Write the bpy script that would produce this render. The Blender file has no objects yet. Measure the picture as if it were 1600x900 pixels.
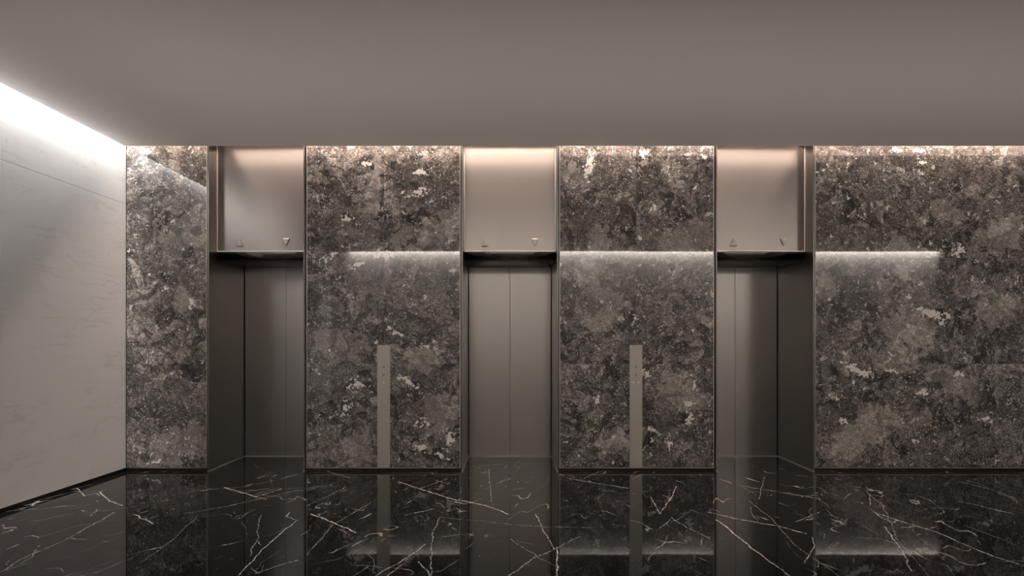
import bpy, bmesh, math, random
from mathutils import Vector, Matrix

random.seed(7)
SC = bpy.context.scene
COL = SC.collection

# ------------------------------------------------------------------ camera
CAMZ, FPX, X0, Y0 = 1.5, 755.6, 797.0, 534.0
cam_d = bpy.data.cameras.new('camera')
cam_d.sensor_width = 36.0
cam_d.lens = 36.0 * FPX / 1600.0
cam_d.shift_x = (800.0 - X0) / 1600.0
cam_d.shift_y = (Y0 - 450.0) / 1600.0
cam_d.clip_start = 0.05
cam = bpy.data.objects.new('camera', cam_d)
COL.objects.link(cam)
cam.location = (0, 0, CAMZ)
cam.rotation_euler = (math.pi / 2, 0, 0)
SC.camera = cam

# ------------------------------------------------------------------ exposure
SC.view_settings.view_transform = 'Standard'
SC.view_settings.look = 'None'
SC.view_settings.gamma = 1.0
SC.view_settings.use_curve_mapping = False
SC.view_settings.exposure = 0.0

# ------------------------------------------------------------------ world: dim overcast light beyond the open right end
W = bpy.data.worlds.new('world')
SC.world = W
W.use_nodes = True
W.node_tree.nodes['Background'].inputs[0].default_value = (0.80, 0.92, 1.0, 1)
W.node_tree.nodes['Background'].inputs[1].default_value = 0.06

# ------------------------------------------------------------------ room measures
YF = 5.585                      # front edge of the lift surrounds
YS = 5.60                       # polished stone face
YD = 6.333                      # lift door plane
YT = 5.735                      # transom plane
XL = -4.447                     # left wall face
XR = 13.0
YO = -0.79                      # opposite wall face
CEIL = 3.711                    # ceiling underside
CE_B, CE_L, CE_O = 5.46, -4.356, -0.65     # ceiling edges (back, left, opposite)
POCK = 3.93                     # top of the light pocket
WOPX = 10.65                    # end of the opposite wall

# ------------------------------------------------------------------ cove lamps
def strip(name, loc, rot, sx, sy, power, col, spread=math.pi):
    d = bpy.data.lights.new(name, 'AREA')
    d.shape = 'RECTANGLE'; d.size = sx; d.size_y = sy
    d.energy = power; d.color = col; d.spread = spread
    o = bpy.data.objects.new(name, d); COL.objects.link(o)
    o.location = loc; o.rotation_euler = rot
    return o
UP_T, UP_S = -54.5, 25.0
WARM = (1.0, 0.80, 0.68)
NEUT = (1.0, 0.88, 0.78)
PALE = (1.0, 0.955, 0.92)
P_BACK, P_LEFT, P_OPP, P_UP = 225.0, 72.0, 1200.0, 22.0
strip('cove_lamp', ((XL + 1.0 + XR) / 2, YS - 0.022, POCK - 0.02), (0, 0, 0), XR - XL - 1.1, 0.025, P_BACK, WARM, math.radians(112))
strip('cove_lamp', (XL + 0.57, YS - 0.022, POCK - 0.02), (0, 0, 0), 0.80, 0.025, P_BACK * 0.032, WARM, math.radians(75))
strip('cove_lamp', (XL + 0.065, (1.5 + YS) / 2, POCK - 0.02), (0, 0, 0), 0.04, YS - 1.6, P_LEFT, PALE, math.radians(110))
strip('cove_lamp', ((XL + 0.4 + WOPX) / 2, YO + 0.035, POCK - 0.02), (0, 0, 0), WOPX - XL - 0.5, 0.03, P_OPP, NEUT, math.radians(85))
# unseen fill lamp added to brighten the ceiling, tilted forward at the opposite wall's foot
strip('ceiling_fill_lamp', ((XL + 1.0 + XR) / 2, YO + 0.10, 0.12), (math.radians(180 + UP_T), 0, 0), XR - XL - 1.1, 0.04, P_UP, (1.0, 0.925, 0.885), math.radians(UP_S))

# ------------------------------------------------------------------ node helpers
class NT:
    def __init__(s, mat):
        mat.use_nodes = True
        s.t = mat.node_tree; s.n = s.t.nodes; s.l = s.t.links
        s.bsdf = s.n['Principled BSDF']
    def new(s, typ, **kw):
        n = s.n.new(typ)
        for k, v in kw.items(): setattr(n, k, v)
        return n
    def put(s, sock, v):
        if v is None: return
        if isinstance(v, bpy.types.NodeSocket): s.l.new(v, sock)
        else: sock.default_value = v
    def math(s, op, a, b=None, c=None, clamp=False):
        n = s.new('ShaderNodeMath', operation=op, use_clamp=clamp)
        s.put(n.inputs[0], a); s.put(n.inputs[1], b); s.put(n.inputs[2], c)
        return n.outputs[0]
    def vm(s, op, a, b=None, out=0):
        n = s.new('ShaderNodeVectorMath', operation=op)
        s.put(n.inputs[0], a)
        if b is not None:
            s.put(n.inputs[3] if op == 'SCALE' else n.inputs[1], b)
        return n.outputs['Value'] if out else n.outputs[0]
    def noise(s, vec, scale, detail=4, rough=0.55, dist=0.0, col=False):
        n = s.new('ShaderNodeTexNoise')
        s.put(n.inputs['Vector'], vec)
        n.inputs['Scale'].default_value = scale; n.inputs['Detail'].default_value = detail
        n.inputs['Roughness'].default_value = rough; n.inputs['Distortion'].default_value = dist
        return n.outputs['Color'] if col else n.outputs['Fac']
    def vor(s, vec, scale, feature='F1', rnd=1.0):
        n = s.new('ShaderNodeTexVoronoi', feature=feature)
        s.put(n.inputs['Vector'], vec)
        n.inputs['Scale'].default_value = scale; n.inputs['Randomness'].default_value = rnd
        return n
    def ramp(s, fac, stops, interp='LINEAR'):
        n = s.new('ShaderNodeValToRGB'); s.put(n.inputs[0], fac)
        cr = n.color_ramp; cr.interpolation = interp
        while len(cr.elements) < len(stops): cr.elements.new(0.5)
        for e, (p, c) in zip(cr.elements, stops):
            e.position = p
            e.color = (c, c, c, 1) if isinstance(c, (int, float)) else (*c, 1)
        return n.outputs[0]
    def mix(s, fac, a, b, mode='MIX'):
        n = s.new('ShaderNodeMix', data_type='RGBA', blend_type=mode)
        s.put(n.inputs[0], fac)
        for k, v in ((6, a), (7, b)):
            if isinstance(v, tuple): v = (*v, 1)
            s.put(n.inputs[k], v)
        return n.outputs[2]
    def step(s, x, lo, hi, a=0.0, b=1.0):
        n = s.new('ShaderNodeMapRange', interpolation_type='SMOOTHSTEP')
        s.put(n.inputs[0], x); n.inputs[1].default_value = lo; n.inputs[2].default_value = hi
        n.inputs[3].default_value = a; n.inputs[4].default_value = b
        return n.outputs[0]

def plain(name, col, rough=0.5, metal=0.0, var=0.04, scale=6.0):
    m = bpy.data.materials.new(name); t = NT(m)
    f = t.noise(t.new('ShaderNodeTexCoord').outputs['Object'], scale, 5)
    c0 = tuple(c * (1 - var) for c in col); c1 = tuple(min(1, c * (1 + var)) for c in col)
    t.l.new(t.mix(f, c0, c1), t.bsdf.inputs['Base Color'])
    t.bsdf.inputs['Roughness'].default_value = rough
    t.bsdf.inputs['Metallic'].default_value = metal
    return m

# ---- brushed bronze-grey steel (hairline runs sideways)
def brushed(name, col, rough=0.26, aniso=0.85):
    m = bpy.data.materials.new(name); t = NT(m)
    P = t.new('ShaderNodeNewGeometry').outputs['Position']
    mp = t.new('ShaderNodeMapping'); t.l.new(P, mp.inputs[0]); mp.inputs['Scale'].default_value = (2.0, 2.0, 420.0)
    g = t.noise(mp.outputs[0], 1.0, 3, 0.6)
    big = t.noise(P, 1.3, 3, 0.5)
    c = t.mix(g, tuple(x * 0.95 for x in col), tuple(min(1, x * 1.05) for x in col))
    t.l.new(c, t.bsdf.inputs['Base Color'])
    t.bsdf.inputs['Metallic'].default_value = 1.0
    r = t.math('ADD', t.math('MULTIPLY', big, 0.05), rough - 0.025)
    t.l.new(r, t.bsdf.inputs['Roughness'])
    t.bsdf.inputs['Anisotropic'].default_value = aniso
    t.bsdf.inputs['Anisotropic Rotation'].default_value = 0.25
    tg = t.new('ShaderNodeTangent', direction_type='RADIAL', axis='Z')
    t.l.new(tg.outputs[0], t.bsdf.inputs['Tangent'])
    return m

def blob_group():
    """mask of an oval patch with a ragged edge: P, centre (x, z), radii, turn"""
    g = bpy.data.node_groups.new('patch', 'ShaderNodeTree')
    I = g.interface
    I.new_socket('P', in_out='INPUT', socket_type='NodeSocketVector')
    I.new_socket('C', in_out='INPUT', socket_type='NodeSocketVector')
    I.new_socket('S', in_out='INPUT', socket_type='NodeSocketVector')
    I.new_socket('A', in_out='INPUT', socket_type='NodeSocketFloat')
    I.new_socket('Rag', in_out='INPUT', socket_type='NodeSocketFloat')
    I.new_socket('D', in_out='OUTPUT', socket_type='NodeSocketFloat')
    gi = g.nodes.new('NodeGroupInput'); go = g.nodes.new('NodeGroupOutput')
    def vm(op, *a):
        n = g.nodes.new('ShaderNodeVectorMath'); n.operation = op
        for s_, v in zip(n.inputs, a): g.links.new(v, s_)
        return n
    sub = vm('SUBTRACT', gi.outputs['P'], gi.outputs['C'])
    rot = g.nodes.new('ShaderNodeVectorRotate'); rot.rotation_type = 'Y_AXIS'
    g.links.new(sub.outputs[0], rot.inputs['Vector']); g.links.new(gi.outputs['A'], rot.inputs['Angle'])
    mul = vm('MULTIPLY', rot.outputs[0], gi.outputs['S'])
    ln = vm('LENGTH', mul.outputs[0])
    ad = g.nodes.new('ShaderNodeMath'); ad.operation = 'ADD'
    g.links.new(ln.outputs['Value'], ad.inputs[0]); g.links.new(gi.outputs['Rag'], ad.inputs[1])
    g.links.new(ad.outputs[0], go.inputs[0])
    return g
PATCH = blob_group()

# pixel on the stone face -> (x, z)
def sx(px, Y=YS): return (px - X0) * Y / FPX
def sz(py, Y=YS): return CAMZ + (Y0 - py) * Y / FPX

# big pale clasts and white shell chips of the slabs: (px, py, rx, ry, turn in degrees)
CLASTS = [(940, 480, 36, 38, 0), (1420, 512, 46, 30, 10), (1555, 472, 36, 36, 0), (690, 645, 30, 36, 10),
          (1410, 398, 20, 36, 0), (1396, 560, 44, 22, 0), (1470, 585, 26, 16, 20), (1290, 450, 16, 22, 20),
          (1560, 370, 50, 26, -30), (1075, 372, 46, 30, -25), (935, 375, 20, 22, 0), (690, 355, 55, 24, -35),
          (290, 365, 60, 28, -35), (270, 700, 62, 26, -30), (285, 470, 16, 20, 0), (918, 420, 22, 26, 15),
          (960, 690, 26, 22, 0), (1065, 620, 40, 26, 0), (585, 290, 14, 40, 8), (630, 370, 24, 12, -30),
          (1370, 660, 30, 30, 0), (1500, 600, 30, 20, 0), (1325, 690, 26, 24, 0), (530, 540, 40, 30, 0),
          (1480, 330, 30, 16, 30), (660, 560, 30, 24, 0), (1050, 600, 22, 26, 20), (560, 700, 24, 28, 10)]
CHIPS = [(921, 258, 6, 20, 12), (1455, 490, 34, 6, 14), (1470, 500, 6, 10, 0), (1340, 578, 22, 6, 25), (1331, 576, 5, 10, -30),
         (1498, 391, 9, 9, 0), (592, 397, 9, 7, 0), (607, 399, 14, 5, 0), (545, 340, 7, 7, 30), (652, 300, 20, 5, -8),
         (659, 268, 12, 4, -15), (574, 255, 8, 4, 0), (636, 596, 16, 5, 35), (665, 662, 12, 6, 10), (703, 687, 7, 12, 15),
         (555, 602, 10, 8, -20), (541, 635, 6, 9, 30), (662, 540, 14, 5, 25), (619, 519, 12, 5, 20), (1010, 583, 6, 6, 20),
         (1045, 695, 6, 7, 0), (1078, 652, 5, 9, 20), (1075, 630, 10, 4, 0), (932, 625, 4, 8, 0), (1437, 235, 9, 4, 0),
         (1440, 252, 7, 6, 0), (1400, 235, 7, 5, 0), (232, 238, 10, 4, 30), (258, 450, 8, 3, 0), (300, 475, 6, 9, -30),
         (1500, 585, 8, 7, 0), (1395, 580, 14, 3, 20), (1445, 612, 10, 5, -20), (1315, 655, 8, 4, 30), (607, 665, 6, 14, 5),
         (602, 690, 4, 10, 0), (1005, 240, 8, 6, 0), (1022, 324, 6, 6, 0), (1430, 690, 6, 3, 0), (240, 722, 14, 3, -12),
         (513, 402, 14, 4, -30), (560, 412, 14, 3, -25), (1418, 462, 5, 4, 0), (1302, 620, 8, 4, 30), (1540, 655, 9, 4, 0),
         (1085, 600, 3, 10, 20), (1015, 672, 12, 3, 10), (690, 712, 10, 4, 20), (660, 700, 8, 5, 0), (1000, 372, 5, 3, 0)]

def breccia():
    m = bpy.data.materials.new('dark_breccia_stone'); t = NT(m)
    pos = t.new('ShaderNodeNewGeometry').outputs['Position']
    rnd = t.new('ShaderNodeObjectInfo').outputs['Random']
    off = t.new('ShaderNodeCombineXYZ')
    t.l.new(t.math('MULTIPLY', rnd, 37.0), off.inputs[0])
    t.l.new(t.math('MULTIPLY', rnd, 91.0), off.inputs[1])
    t.l.new(t.math('MULTIPLY', rnd, 53.0), off.inputs[2])
    P = t.vm('ADD', pos, off.outputs[0])
    # warped coordinates
    half = (0.5, 0.5, 0.5)
    w1 = t.vm('SCALE', t.vm('SUBTRACT', t.noise(P, 2.2, 2, 0.5, col=True), half), 0.36)
    w2 = t.vm('SCALE', t.vm('SUBTRACT', t.noise(P, 9.0, 3, 0.6, col=True), half), 0.075)
    PW = t.vm('ADD', t.vm('ADD', P, w1), w2)
    PF = t.vm('ADD', PW, t.vm('SCALE', t.vm('SUBTRACT', t.noise(P, 45.0, 3, 0.7, col=True), half), 0.02))
    PG = t.vm('ADD', P, t.vm('SCALE', t.vm('SUBTRACT', t.noise(P, 30.0, 3, 0.6, col=True), half), 0.03))
    fine = t.noise(PG, 85.0, 4, 0.75)
    mid = t.noise(PW, 9.0, 8, 0.72)
    low = t.noise(P, 1.5, 3, 0.5)
    def cellval(v, k=0):
        s_ = t.new('ShaderNodeSeparateColor'); t.l.new(v.outputs['Color'], s_.inputs[0]); return s_.outputs[k]
    v1 = t.vor(PW, 3.6); v2 = t.vor(PF, 10.0); v3 = t.vor(PG, 34.0); v6 = t.vor(PG, 95.0)
    # calm clasts keep a fine sandy grain, the matrix between them is busy
    calm = t.step(cellval(v1, 1), 0.55, 0.62)
    busy = t.math('ADD', t.math('MULTIPLY', fine, 0.50), t.math('MULTIPLY', mid, 0.50))
    quiet = t.math('ADD', t.math('MULTIPLY', fine, 0.80), 0.10)
    tone = t.math('ADD', t.math('MULTIPLY', busy, t.math('SUBTRACT', 1.0, calm)), t.math('MULTIPLY', quiet, calm))
    base = t.ramp(tone, [(0.35, (0.024, 0.0215, 0.020)), (0.44, (0.072, 0.065, 0.060)), (0.52, (0.148, 0.134, 0.124)), (0.60, (0.26, 0.238, 0.223)), (0.70, (0.50, 0.47, 0.445))])
    c1 = t.step(cellval(v1), 0.0, 1.0, 0.72, 1.35)
    c2 = t.math('ADD', t.math('MULTIPLY', t.math('SUBTRACT', t.step(cellval(v2), 0.05, 0.95, 0.48, 1.65), 1.0), t.math('SUBTRACT', 1.0, t.math('MULTIPLY', calm, 0.8))), 1.0)
    c3 = t.step(cellval(v3), 0.1, 0.9, 0.76, 1.28)
    c6 = t.step(cellval(v6), 0.1, 0.9, 0.80, 1.22)
    k = t.math('MULTIPLY', t.math('MULTIPLY', c1, c2), t.math('MULTIPLY', c3, c6))
    k = t.math('MULTIPLY', k, t.step(low, 0.3, 0.7, 0.80, 1.2))
    kc = t.new('ShaderNodeCombineXYZ')
    for i in range(3): t.l.new(k, kc.inputs[i])
    col = t.mix(1.0, base, kc.outputs[0], 'MULTIPLY')
    # dark seams round clasts, pale rims and hair veins
    e1 = t.vor(PW, 3.6, 'DISTANCE_TO_EDGE').outputs['Distance']
    e2 = t.vor(PF, 10.0, 'DISTANCE_TO_EDGE').outputs['Distance']
    e3 = t.vor(PG, 34.0, 'DISTANCE_TO_EDGE').outputs['Distance']
    mk = t.step(t.noise(P, 4.5, 4, 0.6), 0.44, 0.58)
    seam = t.math('MULTIPLY', t.step(e2, 0.01, 0.07, 1.0, 0.0), mk)
    seam = t.math('MAXIMUM', seam, t.math('MULTIPLY', t.step(e1, 0.0, 0.028, 1.0, 0.0), t.step(mid, 0.42, 0.52)))
    col = t.mix(t.math('MULTIPLY', seam, 0.65), col, (0.018, 0.015, 0.014))
    rimv = t.math('MULTIPLY', t.step(e3, 0.0, 0.05, 1.0, 0.0), t.step(t.noise(P, 6.0, 4, 0.6), 0.50, 0.62))
    col = t.mix(t.math('MULTIPLY', rimv, 0.45), col, (0.30, 0.27, 0.25))
    hair = t.math('MULTIPLY', t.step(t.math('ABSOLUTE', t.math('SUBTRACT', t.noise(PF, 6.5, 5, 0.6), 0.5)), 0.0, 0.007, 1.0, 0.0), t.step(t.noise(P, 5.0, 2), 0.48, 0.60))
    hair2 = t.math('MULTIPLY', t.step(t.math('ABSOLUTE', t.math('SUBTRACT', t.noise(PG, 9.0, 3, 0.55), 0.52)), 0.0, 0.014, 1.0, 0.0), t.step(t.noise(P, 7.0, 3, 0.6), 0.54, 0.59))
    col = t.mix(t.math('MULTIPLY', hair, 0.6), col, (0.42, 0.39, 0.365))
    col = t.mix(t.math('MULTIPLY', hair2, 0.8), col, (0.80, 0.77, 0.74))
    # painted-in-stone pale clasts where they lie on the slabs (ragged)
    rag = t.math('MULTIPLY', t.math('SUBTRACT', t.noise(pos, 8.0, 6, 0.68), 0.5), 3.0)
    ragf = t.math('MULTIPLY', t.math('SUBTRACT', t.noise(pos, 24.0, 4, 0.6), 0.5), 5.5)
    wp = t.vm('ADD', pos, t.vm('SCALE', t.vm('SUBTRACT', t.noise(pos, 13.0, 4, 0.65, col=True), half), 0.13))
    def field(lst, r):
        acc = None
        for (px, py, rx, ry, a) in lst:
            n = t.new('ShaderNodeGroup'); n.node_tree = PATCH
            t.l.new(wp if r is ragf else pos, n.inputs['P'])
            n.inputs['C'].default_value = (sx(px), YS, sz(py))
            q = YS / FPX
            n.inputs['S'].default_value = (1 / (rx * q), 0.0, 1 / (ry * q))
            n.inputs['A'].default_value = -math.radians(a)
            t.l.new(r, n.inputs['Rag'])
            acc = n.outputs[0] if acc is None else t.math('MINIMUM', acc, n.outputs[0])
        return acc
    fc = field(CLASTS, rag)
    cm = t.step(fc, 0.94, 1.05, 1.0, 0.0)
    ctone = t.ramp(t.noise(PF, 60.0, 6, 0.8), [(0.34, (0.13, 0.118, 0.109)), (0.5, (0.29, 0.265, 0.246)), (0.68, (0.52, 0.485, 0.455))])
    ctone = t.mix(0.6, ctone, t.mix(1.0, ctone, kc.outputs[0], 'MULTIPLY'))
    col = t.mix(t.math('MULTIPLY', cm, 0.80), col, ctone)
    rim = t.math('MULTIPLY', t.step(t.math('ABSOLUTE', t.math('SUBTRACT', fc, 1.06)), 0.0, 0.07, 1.0, 0.0), t.step(mid, 0.4, 0.6))
    col = t.mix(t.math('MULTIPLY', rim, 0.6), col, (0.02, 0.017, 0.015))
    # white shell fragments: scattered small ones + the big ones
    clus = t.step(t.noise(P, 2.8, 3, 0.6), 0.44, 0.58)
    ch = t.math('MULTIPLY', t.step(t.noise(PG, 15.0, 4, 0.62), 0.625, 0.64), clus)
    ch2 = t.math('MULTIPLY', t.step(t.noise(PG, 40.0, 3, 0.6), 0.61, 0.65), t.step(t.noise(P, 4.0, 4), 0.44, 0.56))
    col = t.mix(t.math('MULTIPLY', ch2, 0.7), col, (0.74, 0.71, 0.68))
    fb = t.step(field(CHIPS, ragf), 0.62, 0.78, 1.0, 0.0)
    white = t.mix(t.noise(P, 30, 4), (0.74, 0.71, 0.68), (0.95, 0.93, 0.90))
    col = t.mix(t.math('MAXIMUM', t.math('MULTIPLY', ch, 0.85), fb), col, white)
    t.l.new(col, t.bsdf.inputs['Base Color'])
    t.bsdf.inputs['Roughness'].default_value = 0.012
    t.bsdf.inputs['IOR'].default_value = 1.55
    bp = t.new('ShaderNodeBump'); bp.inputs['Strength'].default_value = 0.05; bp.inputs['Distance'].default_value = 0.004
    t.l.new(t.noise(pos, 1.1, 1), bp.inputs['Height'])
    t.l.new(bp.outputs[0], t.bsdf.inputs['Normal'])
    return m

def white_marble():
    m = bpy.data.materials.new('white_marble'); t = NT(m)
    P = t.new('ShaderNodeNewGeometry').outputs['Position']
    rot = t.new('ShaderNodeMapping'); t.l.new(P, rot.inputs[0])
    rot.inputs['Rotation'].default_value = (math.radians(-28), 0, 0); rot.inputs['Scale'].default_value = (1.0, 0.55, 2.6)
    w = t.vm('SCALE', t.vm('SUBTRACT', t.noise(rot.outputs[0], 1.2, 4, 0.6, col=True), (0.5, 0.5, 0.5)), 0.5)
    Q = t.vm('ADD', rot.outputs[0], w)
    n1 = t.noise(Q, 2.2, 8, 0.62)
    ridge = t.step(t.math('ABSOLUTE', t.math('SUBTRACT', n1, 0.5)), 0.0, 0.03, 1.0, 0.0)
    ridge = t.math('MULTIPLY', ridge, t.step(t.noise(P, 2.0, 3), 0.42, 0.65))
    cloud = t.noise(P, 1.4, 5, 0.6)
    col = t.mix(cloud, (0.53, 0.54, 0.545), (0.65, 0.655, 0.66))
    col = t.mix(t.math('MULTIPLY', ridge, 0.45), col, (0.40, 0.40, 0.40))
    t.l.new(col, t.bsdf.inputs['Base Color'])
    t.bsdf.inputs['Roughness'].default_value = 0.32
    return m

# veins of the black floor read off the photograph: pixel polylines, width in mm, strength
VEINS = [
 ([(0, 895), (40, 870), (100, 845), (135, 825), (180, 800)], 7, .8), ([(10, 858), (32, 850)], 10, .6),
 ([(118, 762), (133, 775)], 12, .8), ([(154, 768), (172, 783), (190, 790)], 14, .9), ([(208, 803), (240, 819)], 14, .8),
 ([(350, 762), (415, 780)], 14, 1.), ([(400, 776), (440, 764)], 9, .9), ([(290, 802), (345, 793), (470, 765)], 6, .6),
 ([(375, 899), (400, 870), (430, 840), (462, 815)], 8, 1.), ([(220, 880), (268, 845), (310, 805)], 5, .35),
 ([(345, 768), (415, 765), (540, 760)], 4, .3), ([(400, 895), (465, 875)], 6, .6), ([(408, 805), (400, 845), (390, 870)], 10, .35),
 ([(488, 803), (525, 818), (556, 832)], 18, 1.), ([(480, 790), (540, 762)], 4, .5), ([(480, 867), (520, 820), (585, 782)], 5, .5),
 ([(505, 735), (548, 747)], 10, .6), ([(622, 753), (660, 765), (700, 778), (760, 790), (795, 803)], 16, 1.), ([(657, 763), (700, 748)], 5, .7),
 ([(633, 805), (678, 795)], 7, .8), ([(688, 808), (675, 835), (674, 900)], 8, .55), ([(688, 808), (790, 818), (850, 823), (925, 824)], 4, .4),
 ([(586, 900), (640, 868), (665, 850)], 9, .8), ([(605, 900), (640, 870)], 6, .7), ([(656, 878), (672, 900)], 14, 1.),
 ([(710, 732), (740, 728), (788, 725)], 6, .45), ([(740, 722), (765, 714)], 6, .4), ([(764, 733), (768, 784)], 4, .5),
 ([(796, 900), (838, 870), (865, 858)], 9, .7), ([(798, 842), (820, 858), (872, 888)], 4, .4), ([(836, 803), (850, 830), (866, 858)], 9, .6),
 ([(871, 855), (868, 900)], 12, 1.), ([(866, 858), (905, 838)], 5, .5), ([(885, 747), (930, 755), (982, 763)], 8, .8),
 ([(905, 751), (935, 737), (965, 736)], 4, .5), ([(1016, 776), (1032, 803), (1050, 775), (1058, 760)], 9, .8), ([(1048, 809), (1075, 825), (1110, 842)], 5, .6),
 ([(1030, 825), (1048, 812)], 4, .6), ([(1104, 800), (1160, 812), (1215, 822), (1262, 834)], 12, 1.), ([(1155, 758), (1195, 765), (1282, 780)], 8, .9),
 ([(1120, 812), (1180, 860), (1232, 899)], 10, 1.), ([(1258, 880), (1272, 855), (1270, 840)], 6, .6), ([(1245, 815), (1280, 800)], 4, .6),
 ([(1170, 782), (1205, 810), (1240, 850), (1310, 899)], 3, .4), ([(1185, 780), (1194, 745)], 4, .4),
 ([(1365, 800), (1410, 815), (1460, 830), (1540, 865), (1600, 884)], 8, .9), ([(1382, 822), (1410, 860), (1424, 892)], 10, .6),
 ([(1495, 783), (1520, 788), (1584, 803)], 8, .8), ([(1500, 753), (1550, 765), (1592, 780)], 5, .7), ([(1350, 765), (1380, 790), (1400, 840), (1450, 899)], 3, .4),
 ([(1360, 773), (1360, 790)], 10, .4), ([(0, 800), (60, 795), (120, 790)], 5, .4), ([(60, 840), (120, 822), (180, 812)], 4, .35), ([(150, 895), (210, 870)], 3, .35)]

def seg_group():
    g = bpy.data.node_groups.new('vein_piece', 'ShaderNodeTree'); I = g.interface
    for nm, ty in (('P', 'NodeSocketVector'), ('A', 'NodeSocketVector'), ('R', 'NodeSocketFloat'), ('S', 'NodeSocketVector'), ('K', 'NodeSocketFloat')):
        I.new_socket(nm, in_out='INPUT', socket_type=ty)
    I.new_socket('V', in_out='OUTPUT', socket_type='NodeSocketFloat')
    N = g.nodes; L = g.links
    gi = N.new('NodeGroupInput'); go = N.new('NodeGroupOutput')
    sub = N.new('ShaderNodeVectorMath'); sub.operation = 'SUBTRACT'; L.new(gi.outputs['P'], sub.inputs[0]); L.new(gi.outputs['A'], sub.inputs[1])
    rot = N.new('ShaderNodeVectorRotate'); rot.rotation_type = 'Z_AXIS'; L.new(sub.outputs[0], rot.inputs['Vector']); L.new(gi.outputs['R'], rot.inputs['Angle'])
    # S = (half length, half width, 0): distance to the piece in half widths
    ab = N.new('ShaderNodeVectorMath'); ab.operation = 'ABSOLUTE'; L.new(rot.outputs[0], ab.inputs[0])
    s2 = N.new('ShaderNodeVectorMath'); s2.operation = 'SUBTRACT'; L.new(ab.outputs[0], s2.inputs[0]); L.new(gi.outputs['S'], s2.inputs[1])
    mx = N.new('ShaderNodeVectorMath'); mx.operation = 'MAXIMUM'; L.new(s2.outputs[0], mx.inputs[0]); mx.inputs[1].default_value = (0, 0, 0)
    z0 = N.new('ShaderNodeVectorMath'); z0.operation = 'MULTIPLY'; L.new(mx.outputs[0], z0.inputs[0]); z0.inputs[1].default_value = (1, 1, 0)
    ln = N.new('ShaderNodeVectorMath'); ln.operation = 'LENGTH'; L.new(z0.outputs[0], ln.inputs[0])
    mr = N.new('ShaderNodeMapRange'); L.new(ln.outputs['Value'], mr.inputs[0]); mr.inputs[1].default_value = 0.0; mr.inputs[2].default_value = 0.0035
    L.new(gi.outputs['K'], mr.inputs[3]); mr.inputs[4].default_value = 0.0
    L.new(mr.outputs[0], go.inputs[0])
    return g
SEG = seg_group()

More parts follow.
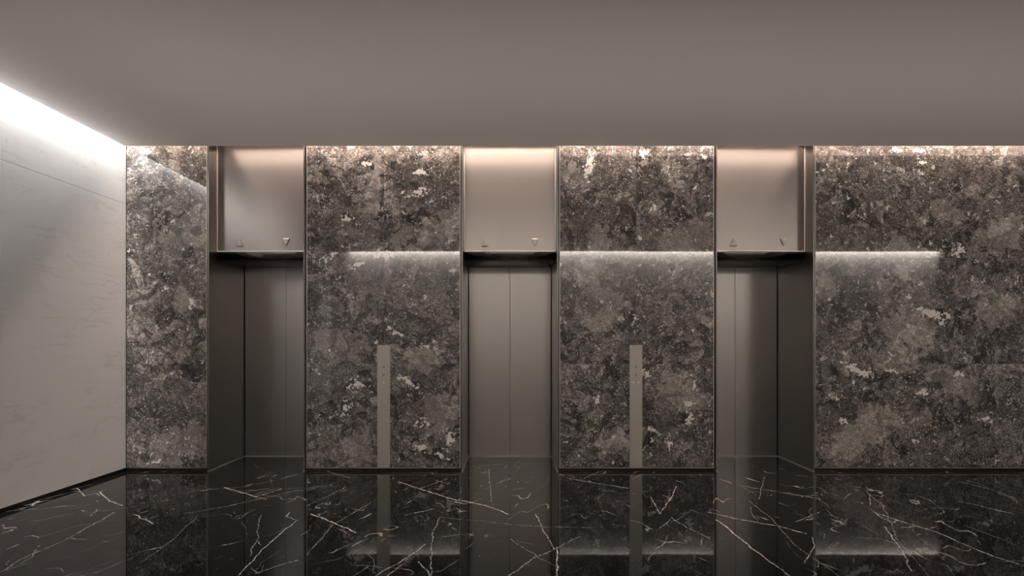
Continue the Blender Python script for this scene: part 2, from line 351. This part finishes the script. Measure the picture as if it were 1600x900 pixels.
def black_marble():
    m = bpy.data.materials.new('polished_black_marble'); t = NT(m)
    pos = t.new('ShaderNodeNewGeometry').outputs['Position']
    wv = t.vm('SCALE', t.vm('SUBTRACT', t.noise(pos, 5.0, 6, 0.65, col=True), (0.5, 0.5, 0.5)), 0.075)
    wp = t.vm('ADD', pos, wv)
    acc = None
    for pts, wmm, k in VEINS:
        w = []
        for (px, py) in pts:
            d = CAMZ * FPX / (py - Y0)
            w.append(((px - X0) / FPX * d, d))
        for (a, b) in zip(w[:-1], w[1:]):
            n = t.new('ShaderNodeGroup'); n.node_tree = SEG
            t.l.new(wp, n.inputs['P'])
            L = math.dist(a, b)
            n.inputs['A'].default_value = ((a[0] + b[0]) / 2, (a[1] + b[1]) / 2, 0)
            n.inputs['R'].default_value = -math.atan2(b[1] - a[1], b[0] - a[0])
            n.inputs['S'].default_value = (L / 2, wmm * 0.00016, 10)
            n.inputs['K'].default_value = k
            acc = n.outputs[0] if acc is None else t.math('MAXIMUM', acc, n.outputs[0])
    brk = t.step(t.noise(pos, 42.0, 3, 0.6), 0.44, 0.54)
    veins = t.math('MULTIPLY', acc, t.math('ADD', t.math('MULTIPLY', brk, 0.78), 0.22))
    # fine hair veins all over, and a slanted set of faint streaks
    def turned(v, deg, sx_, sy_):
        n = t.new('ShaderNodeVectorRotate', rotation_type='Z_AXIS'); t.l.new(v, n.inputs['Vector'])
        n.inputs['Angle'].default_value = -math.radians(deg)
        return t.vm('MULTIPLY', n.outputs[0], (sx_, sy_, 1.0))
    def hair(deg, scale, wd, mscale, lo, hi, st):
        r = t.step(t.math('ABSOLUTE', t.math('SUBTRACT', t.noise(turned(wp, deg, 1.0 / st, 1.0), scale, 3, 0.5), 0.5)), 0.0, wd, 1.0, 0.0)
        return t.math('MULTIPLY', r, t.step(t.noise(pos, mscale, 3, 0.6), lo, hi))
    def streak(deg, lo, hi):
        return t.step(t.noise(turned(wq, deg, 2.6, 30.0), 1.0, 2, 0.5), lo, hi)
    wq = t.vm('ADD', pos, t.vm('SCALE', t.vm('SUBTRACT', t.noise(pos, 1.2, 2, 0.5, col=True), (0.5, 0.5, 0.5)), 0.25))
    h1 = hair(66, 1.2, 0.0022, 3.0, 0.44, 0.62, 3.0)
    h2 = hair(-58, 1.1, 0.0022, 4.0, 0.50, 0.64, 3.0)
    h3 = hair(15, 0.9, 0.0022, 3.5, 0.50, 0.66, 2.0)
    sp = t.new('ShaderNodeSeparateXYZ'); t.l.new(pos, sp.inputs[0])
    side = t.step(sp.outputs[0], -0.8, 0.8)
    st = t.math('ADD', t.math('MULTIPLY', streak(66, 0.69, 0.74), t.math('SUBTRACT', 1.0, side)), t.math('MULTIPLY', streak(-60, 0.69, 0.74), side))
    st = t.math('MULTIPLY', st, t.step(t.noise(pos, 2.4, 3), 0.42, 0.60))
    spk = t.math('MULTIPLY', t.step(t.vor(wp, 22.0).outputs['Distance'], 0.05, 0.09, 1.0, 0.0), t.step(t.noise(pos, 6.0, 2), 0.56, 0.66))
    hs = t.math('MAXIMUM', t.math('MULTIPLY', t.math('MAXIMUM', t.math('MAXIMUM', h1, h2), h3), 0.38), t.math('MAXIMUM', t.math('MULTIPLY', st, 0.38), t.math('MULTIPLY', spk, 0.6)))
    allv = t.math('MAXIMUM', veins, hs)
    cloud = t.mix(t.noise(wp, 2.2, 6, 0.65), (0.0035, 0.0033, 0.0032), (0.0095, 0.009, 0.0085))
    col = t.mix(t.math('MULTIPLY', allv, 0.9), cloud, (0.85, 0.82, 0.79))
    t.l.new(col, t.bsdf.inputs['Base Color'])
    t.bsdf.inputs['Roughness'].default_value = 0.02
    t.bsdf.inputs['IOR'].default_value = 1.37
    return m

M_STONE = breccia()
M_WHITE = white_marble()
M_FLOOR = black_marble()
M_STEEL = brushed('brushed_bronze_steel', (0.30, 0.275, 0.261))
M_JAMB = brushed('jamb_bronze_steel', (0.235, 0.224, 0.213), 0.30)
M_PLATE = brushed('call_plate_steel', (0.47, 0.44, 0.415), 0.40)
M_DARKST = brushed('shadow_gap_steel', (0.10, 0.095, 0.09), 0.45, 0.2)
M_DOOR = brushed('brushed_door_steel', (0.375, 0.354, 0.337), 0.30)
M_TRIM = brushed('bright_edge_steel', (0.78, 0.73, 0.69), 0.48, 0.2)
M_CEIL = plain('matt_ceiling_paint', (0.72, 0.68, 0.655), 0.9, 0, 0.01, 2.0)
M_POCK = plain('white_cove_paint', (0.82, 0.80, 0.78), 0.8, 0, 0.01)
M_BLACK = plain('black_anodised_plinth', (0.012, 0.012, 0.013), 0.28, 0, 0.1)
M_DARK = plain('dark_cavity_paint', (0.006, 0.006, 0.006), 0.8, 0, 0.1)
M_BTN = brushed('dark_button_steel', (0.30, 0.27, 0.245), 0.3, 0.2)

# ------------------------------------------------------------------ mesh helpers
def obj(name, bm, mat, parent=None, loc=None, smooth=False):
    me = bpy.data.meshes.new(name); bm.normal_update(); bm.to_mesh(me); bm.free()
    me.materials.append(mat)
    if smooth: me.polygons.foreach_set('use_smooth', [True] * len(me.polygons))
    o = bpy.data.objects.new(name, me); COL.objects.link(o)
    if loc: o.location = loc
    if parent: o.parent = parent
    return o
def bx(bm, x0, x1, y0, y1, z0, z1):
    v = [bm.verts.new((x, y, z)) for x in (x0, x1) for y in (y0, y1) for z in (z0, z1)]
    for f in ((0, 1, 3, 2), (4, 6, 7, 5), (0, 4, 5, 1), (2, 3, 7, 6), (0, 2, 6, 4), (1, 5, 7, 3)):
        bm.faces.new([v[i] for i in f])
def box(name, mat, x0, x1, y0, y1, z0, z1, parent=None, bev=0.0, pivot=False):
    """a box; pivot=True puts the origin at its centre"""
    bm = bmesh.new()
    c = ((x0 + x1) / 2, (y0 + y1) / 2, (z0 + z1) / 2) if pivot else (0, 0, 0)
    bx(bm, x0 - c[0], x1 - c[0], y0 - c[1], y1 - c[1], z0 - c[2], z1 - c[2])
    if bev: bmesh.ops.bevel(bm, geom=bm.edges[:], offset=bev, segments=2, affect='EDGES', profile=0.5)
    return obj(name, bm, mat, parent, c if pivot else None)
def empty(name, loc):
    o = bpy.data.objects.new(name, None); COL.objects.link(o); o.location = loc
    o.empty_display_size = 0.2
    return o
def struct(o, label=None):
    o['kind'] = 'structure'
    if label: o['label'] = label
    return o
def under(parent, o):
    o.parent = parent
    o.matrix_parent_inverse = Matrix.Translation(-Vector(parent.location))
    return o

# ------------------------------------------------------------------ floor, ceiling
struct(box('floor', M_FLOOR, XL - 0.1, XR, YO - 0.1, YD + 0.10, -0.12, 0.0), 'polished black marble floor crossed by thin white veins')
ceil_bm = bmesh.new()
bx(ceil_bm, CE_L, XR, CE_O, CE_B, CEIL, CEIL + 0.015)
struct(obj('ceiling', ceil_bm, M_CEIL), 'plain matt grey ceiling stopping short of the walls at lit slots')
# light pockets above the slot (back, left, opposite): top board and upstand, white inside
def pocket(name, boxes):
    bm = bmesh.new()
    for b in boxes: bx(bm, *b)
    struct(obj(name, bm, M_POCK))
pocket('trim_1', [(XL - 0.15, XR, 5.28, YD + 0.15, POCK, POCK + 0.03), (CE_L + 0.07, XR, 5.39, 5.41, CEIL + 0.015, POCK)])
pocket('trim_2', [(XL - 0.15, CE_L + 0.17, YO - 0.1, 5.28, POCK, POCK + 0.03), (CE_L + 0.05, CE_L + 0.07, CE_O + 0.18, 5.39, CEIL + 0.015, POCK)])
pocket('trim_3', [(CE_L + 0.17, XR, YO - 0.1, CE_O + 0.18, POCK, POCK + 0.03), (CE_L + 0.19, XR, CE_O + 0.16, CE_O + 0.18, CEIL + 0.015, POCK)])

# ------------------------------------------------------------------ left wall: white marble slabs over a black recessed plinth
wl = struct(box('wall_left', M_DARK, XL - 0.12, XL - 0.022, YO - 0.1, YS + 0.3, 0.0, POCK), 'white marble left wall washed from a slot in the ceiling')
zj = sz(319)
ycut = 4.447 / (X0 - 3) * FPX
for (y0, y1) in ((YO, ycut - 0.0004), (ycut + 0.0004, YS - 0.001)):
    for (z0, z1) in ((0.042, zj - 0.0016), (zj + 0.0016, POCK)):
        box('marble_slab', M_WHITE, XL - 0.021, XL, y0, y1, z0, z1, wl, 0.0008, True)
struct(box('baseboard_left', M_BLACK, XL - 0.021, XL - 0.012, YO, YS, 0.0, 0.030))

# ------------------------------------------------------------------ opposite wall behind the camera and its end return
wf = struct(box('wall_front', M_DARK, XL, WOPX, YO - 0.12, YO - 0.022, 0.0, POCK), 'white marble wall facing the lifts, seen only as a reflection')
nx = 9
for i in range(nx):
    a = XL + (WOPX - XL) * i / nx; b = XL + (WOPX - XL) * (i + 1) / nx
    for (z0, z1) in ((0.042, zj - 0.002), (zj + 0.002, POCK)):
        box('marble_slab', M_WHITE, a + 0.001, b - 0.001, YO - 0.021, YO, z0, z1, wf, 0.0, True)
struct(box('fill_lamp_trough', M_BLACK, XL, XR, YO, YO + 0.06, 0.0, 0.10))  # invented housing for the added ceiling fill lamp, out of view
struct(box('wall_end', M_DARK, XR, XR + 0.1, YO - 0.1, YO + 1.6, 0.0, POCK))

# ------------------------------------------------------------------ lifts: inner opening edges measured at the front plane
def fx(px): return (px - X0) * YF / FPX
OPEN = [(fx(326.4), fx(474.0)), (fx(723.2), fx(870.2)), (fx(1120.6), fx(1270.6))]
LIP, GAP = 0.016, 0.016
PIER = [(XL, OPEN[0][0] - LIP - GAP), (OPEN[0][1] + LIP + GAP, OPEN[1][0] - LIP - GAP),
        (OPEN[1][1] + LIP + GAP, OPEN[2][0] - LIP - GAP), (OPEN[2][1] + LIP + GAP, XR)]
ZR = [0.042, sz(568.5), sz(403), POCK]
wb = struct(empty('wall_back', (0, YS, 0)), 'dark brecciated brown stone wall holding three lift entrances')
CUTS = [[], [sx(600)], [sx(994)], [sx(1380), sx(1490), sx(1602), sx(1714), sx(1826), sx(1938), sx(2050), sx(2162), sx(2274), sx(2386)]]
for (a, b), cuts in zip(PIER, CUTS):
    under(wb, box('backing', M_DARK, a, b, YS + 0.026, YD + 0.12, 0.0, POCK))
    ends = [a + 0.0052] + cuts + [b - 0.0052]
    for x0, x1 in zip(ends[:-1], ends[1:]):
        for z0, z1 in zip(ZR[:-1], ZR[1:]):
            s = box('stone_slab', M_STONE, x0 + 0.0002, x1 - 0.0002, YS, YS + 0.025, z0 + 0.0002, z1 - 0.0002, None, 0.0, True)
            s.rotation_euler = (random.uniform(-1, 1) * 0.0006, 0, random.uniform(-1, 1) * 0.0008)
            under(wb, s)
    if a > XL: under(wb, box('edge_trim', M_TRIM, a, a + 0.005, YS - 0.002, YS + 0.026, 0.036, POCK))
    if b < XR: under(wb, box('edge_trim', M_TRIM, b - 0.005, b, YS - 0.002, YS + 0.026, 0.036, POCK))
    under(wb, box('bottom_trim', M_TRIM, a + 0.004, b - 0.004, YS - 0.001, YS + 0.02, 0.037, 0.041))
    under(wb, box('plinth', M_BLACK, a, b, YS + 0.012, YS + 0.0255, 0.0, 0.033))

def canopy_profile():
    pts = []
    y0, z0, y1, z1 = YT, 2.570, YT + 0.125, 2.475
    n = 18
    for i in range(n + 1):
        a = math.pi / 2 * i / n
        pts.append((y1 - (y1 - y0) * math.cos(a), z0 - (z0 - z1) * math.sin(a)))
    pts.append((5.97, 2.471))
    pts.append((YD - 0.002, 2.471))
    return pts

def make_lift(i, x0, x1):
    cx = (x0 + x1) / 2
    where = ('left', 'middle', 'right')[i]
    r = struct(empty('door_%d' % (i + 1), (cx, YF, 0)),
               ('bronze steel lift entrance beside the white marble wall', 'bronze steel lift entrance between the two call plates',
                'bronze steel lift entrance beside the widest stone wall')[i])
    def A(o): return under(r, o)
    for s, xa in ((-1, x0), (1, x1)):
        o0, o1 = (xa - LIP, xa) if s < 0 else (xa, xa + LIP)
        A(box('jamb', M_JAMB, o0, o1, YF, YD - 0.001, 0.004, POCK, None, 0.0022))
        # bright base angle along the foot of the jamb
        e0, e1 = (xa, xa + 0.004) if s < 0 else (xa - 0.004, xa)
        A(box('base_trim', M_TRIM, e0, e1, YF, YD - 0.03, 0.0005, 0.012))
    A(box('jamb_foot', M_TRIM, x0 - LIP, x0 + 0.0, YF - 0.001, YF + 0.03, 0.0, 0.004))
    A(box('jamb_foot', M_TRIM, x1, x1 + LIP, YF - 0.001, YF + 0.03, 0.0, 0.004))
    for a in (x0 - LIP - GAP + 0.0003, x1 + LIP + 0.0003):
        A(box('gap_filler', M_DARKST, a, a + GAP - 0.0006, YS + 0.012, YS + 0.02, 0.0, POCK))
    # leaves
    g, m = 0.008, 0.0015
    for a, b in ((x0 + g, cx - m), (cx + m, x1 - g)):
        A(box('door_leaf', M_DOOR, a, b, YD, YD + 0.035, 0.010, 2.56, None, 0.0015))
    A(box('sill', M_TRIM, x0, x1, YD - 0.028, YD + 0.05, 0.0005, 0.006))
    A(box('shaft_backing', M_DARK, x0 - 0.02, x1 + 0.02, YD + 0.06, YD + 0.08, 0.0, POCK))
    A(box('head_backing', M_DARK, x0 + 0.002, x1 - 0.002, YT + 0.05, YD + 0.05, 2.60, 2.62))
    # transom panel with its thin bright rim
    e = 0.009
    A(box('transom_panel', M_STEEL, x0 + e, x1 - e, YT + 0.004, YT + 0.02, 2.570 + e, POCK, None))
    A(box('transom_rim', M_TRIM, x0 + 0.001, x0 + e, YT - 0.002, YT + 0.02, 2.570, POCK, None, 0.002))
    A(box('transom_rim', M_TRIM, x1 - e, x1 - 0.001, YT - 0.002, YT + 0.02, 2.570, POCK, None, 0.002))
    A(box('transom_rim', M_TRIM, x0 + e, x1 - e, YT - 0.002, YT + 0.02, 2.570, 2.570 + e, None, 0.002))
    # canopy: curved underside, then a flat soffit back to the doors
    pr = canopy_profile()
    bm = bmesh.new()
    th = 0.010
    top = [(y + 0.0, z + th) if k else (y + 0.006, z - 0.0005) for k, (y, z) in enumerate(pr)]
    def row(lst, x): return [bm.verts.new((x, y, z)) for y, z in lst]
    xa, xb = x0 + 0.001, x1 - 0.001
    b0, b1, t0, t1 = row(pr, xa), row(pr, xb), row(top, xa), row(top, xb)
    for k in range(len(pr) - 1):
        bm.faces.new((b0[k], b0[k + 1], b1[k + 1], b1[k])); bm.faces.new((t0[k], t1[k], t1[k + 1], t0[k + 1]))
        bm.faces.new((b0[k], t0[k], t0[k + 1], b0[k + 1])); bm.faces.new((b1[k], b1[k + 1], t1[k + 1], t1[k]))
    bmesh.ops.recalc_face_normals(bm, faces=bm.faces)
    c = obj('canopy', bm, M_STEEL)
    for p in c.data.polygons: p.use_smooth = abs(p.normal.x) < 0.5
    A(c)
    return r
for i, (a, b) in enumerate(OPEN): make_lift(i, a, b)

# ------------------------------------------------------------------ raised direction triangles on the transoms
def triangle(px, py, up, label):
    Y = YT + 0.004
    q = Y / FPX
    w, h = 11.0 * q / 2, 11.5 * q / 2
    cx, cz = (px - X0) * q, CAMZ + (Y0 - py) * q
    s = 1 if up else -1
    bm = bmesh.new()
    out = [(-w, -h * s), (w, -h * s), (0, h * s)]
    ctr = (0, -h * s / 3)
    ins = [(ctr[0] + (x - ctr[0]) * 0.82, ctr[1] + (z - ctr[1]) * 0.82) for x, z in out]
    B = [bm.verts.new((x, 0, z)) for x, z in out]
    Mv = [bm.verts.new((x, -0.010, z)) for x, z in out]
    F = [bm.verts.new((x, -0.013, z)) for x, z in ins]
    bm.faces.new(F); bm.faces.new(B)
    for k in range(3):
        j = (k + 1) % 3
        bm.faces.new((B[k], B[j], Mv[j], Mv[k])); bm.faces.new((Mv[k], Mv[j], F[j], F[k]))
    bmesh.ops.recalc_face_normals(bm, faces=bm.faces)
    o = obj('direction_arrow', bm, M_ARROW, None, (cx, Y - 0.0002, cz))
    o['label'] = label; o['category'] = 'sign'; o['group'] = 'raised lift direction triangles'
M_ARROW = plain('satin_arrow_steel', (0.36, 0.33, 0.30), 0.45, 1.0)
triangle(374.5, 379.5, True, 'raised steel triangle pointing up above the lift beside the white wall')
triangle(447.5, 378.5, False, 'raised steel triangle pointing down above the lift beside the white wall')
triangle(758, 379.5, True, 'raised steel triangle pointing up above the middle lift')
triangle(835.5, 379, False, 'raised steel triangle pointing down above the middle lift')
triangle(1146, 379, True, 'raised steel triangle pointing up above the lift beside the widest stone wall')
triangle(1224, 378.5, False, 'raised steel triangle pointing down above the lift beside the widest stone wall')

# ------------------------------------------------------------------ call plates
def call_plate(px0, px1, label, keys):
    Y = YS - 0.004
    q = Y / FPX
    x0, x1 = (px0 - X0) * q, (px1 - X0) * q
    cx = (x0 + x1) / 2
    zt = CAMZ + (Y0 - 539) * q
    r = empty('call_plate', (cx, YS, 0.040))
    r['label'] = label; r['category'] = 'call panel'; r['group'] = 'lift call plates'
    under(r, box('plate', M_PLATE, x0, x1, Y, YS - 0.0003, 0.040, zt, None, 0.001))
    def disc(name, px, py, rad, depth, mat, dome=False):
        bm = bmesh.new()
        x, z = (px - X0) * q, CAMZ + (Y0 - py) * q
        n = 24
        rings = [(rad, 0.0), (rad, -depth * 0.6), (rad * 0.85, -depth)]
        if dome: rings += [(rad * 0.5, -depth * 1.25)]
        vs = [[bm.verts.new((x + rr * math.cos(2 * math.pi * k / n), Y + yy, z + rr * math.sin(2 * math.pi * k / n))) for k in range(n)] for rr, yy in rings]
        for a, b in zip(vs[:-1], vs[1:]):
            for k in range(n): bm.faces.new((a[k], a[(k + 1) % n], b[(k + 1) % n], b[k]))
        bm.faces.new(vs[-1])
        bmesh.ops.recalc_face_normals(bm, faces=bm.faces)
        return under(r, obj(name, bm, mat))
    c = (px0 + px1) / 2
    disc('call_button', c, 573.5, 0.014, 0.0012, M_BTN)
    disc('call_button', c, 586.0, 0.014, 0.0012, M_BTN)
    for k in keys: disc('key_switch', c + k, 597.5, 0.010, 0.005, M_TRIM, True)
call_plate(589.5, 609.5, 'tall steel call plate with two buttons and one key switch', (0,))
call_plate(983.9, 1003.6, 'tall steel call plate with two buttons and two key switches', (-4.2, 4.2))
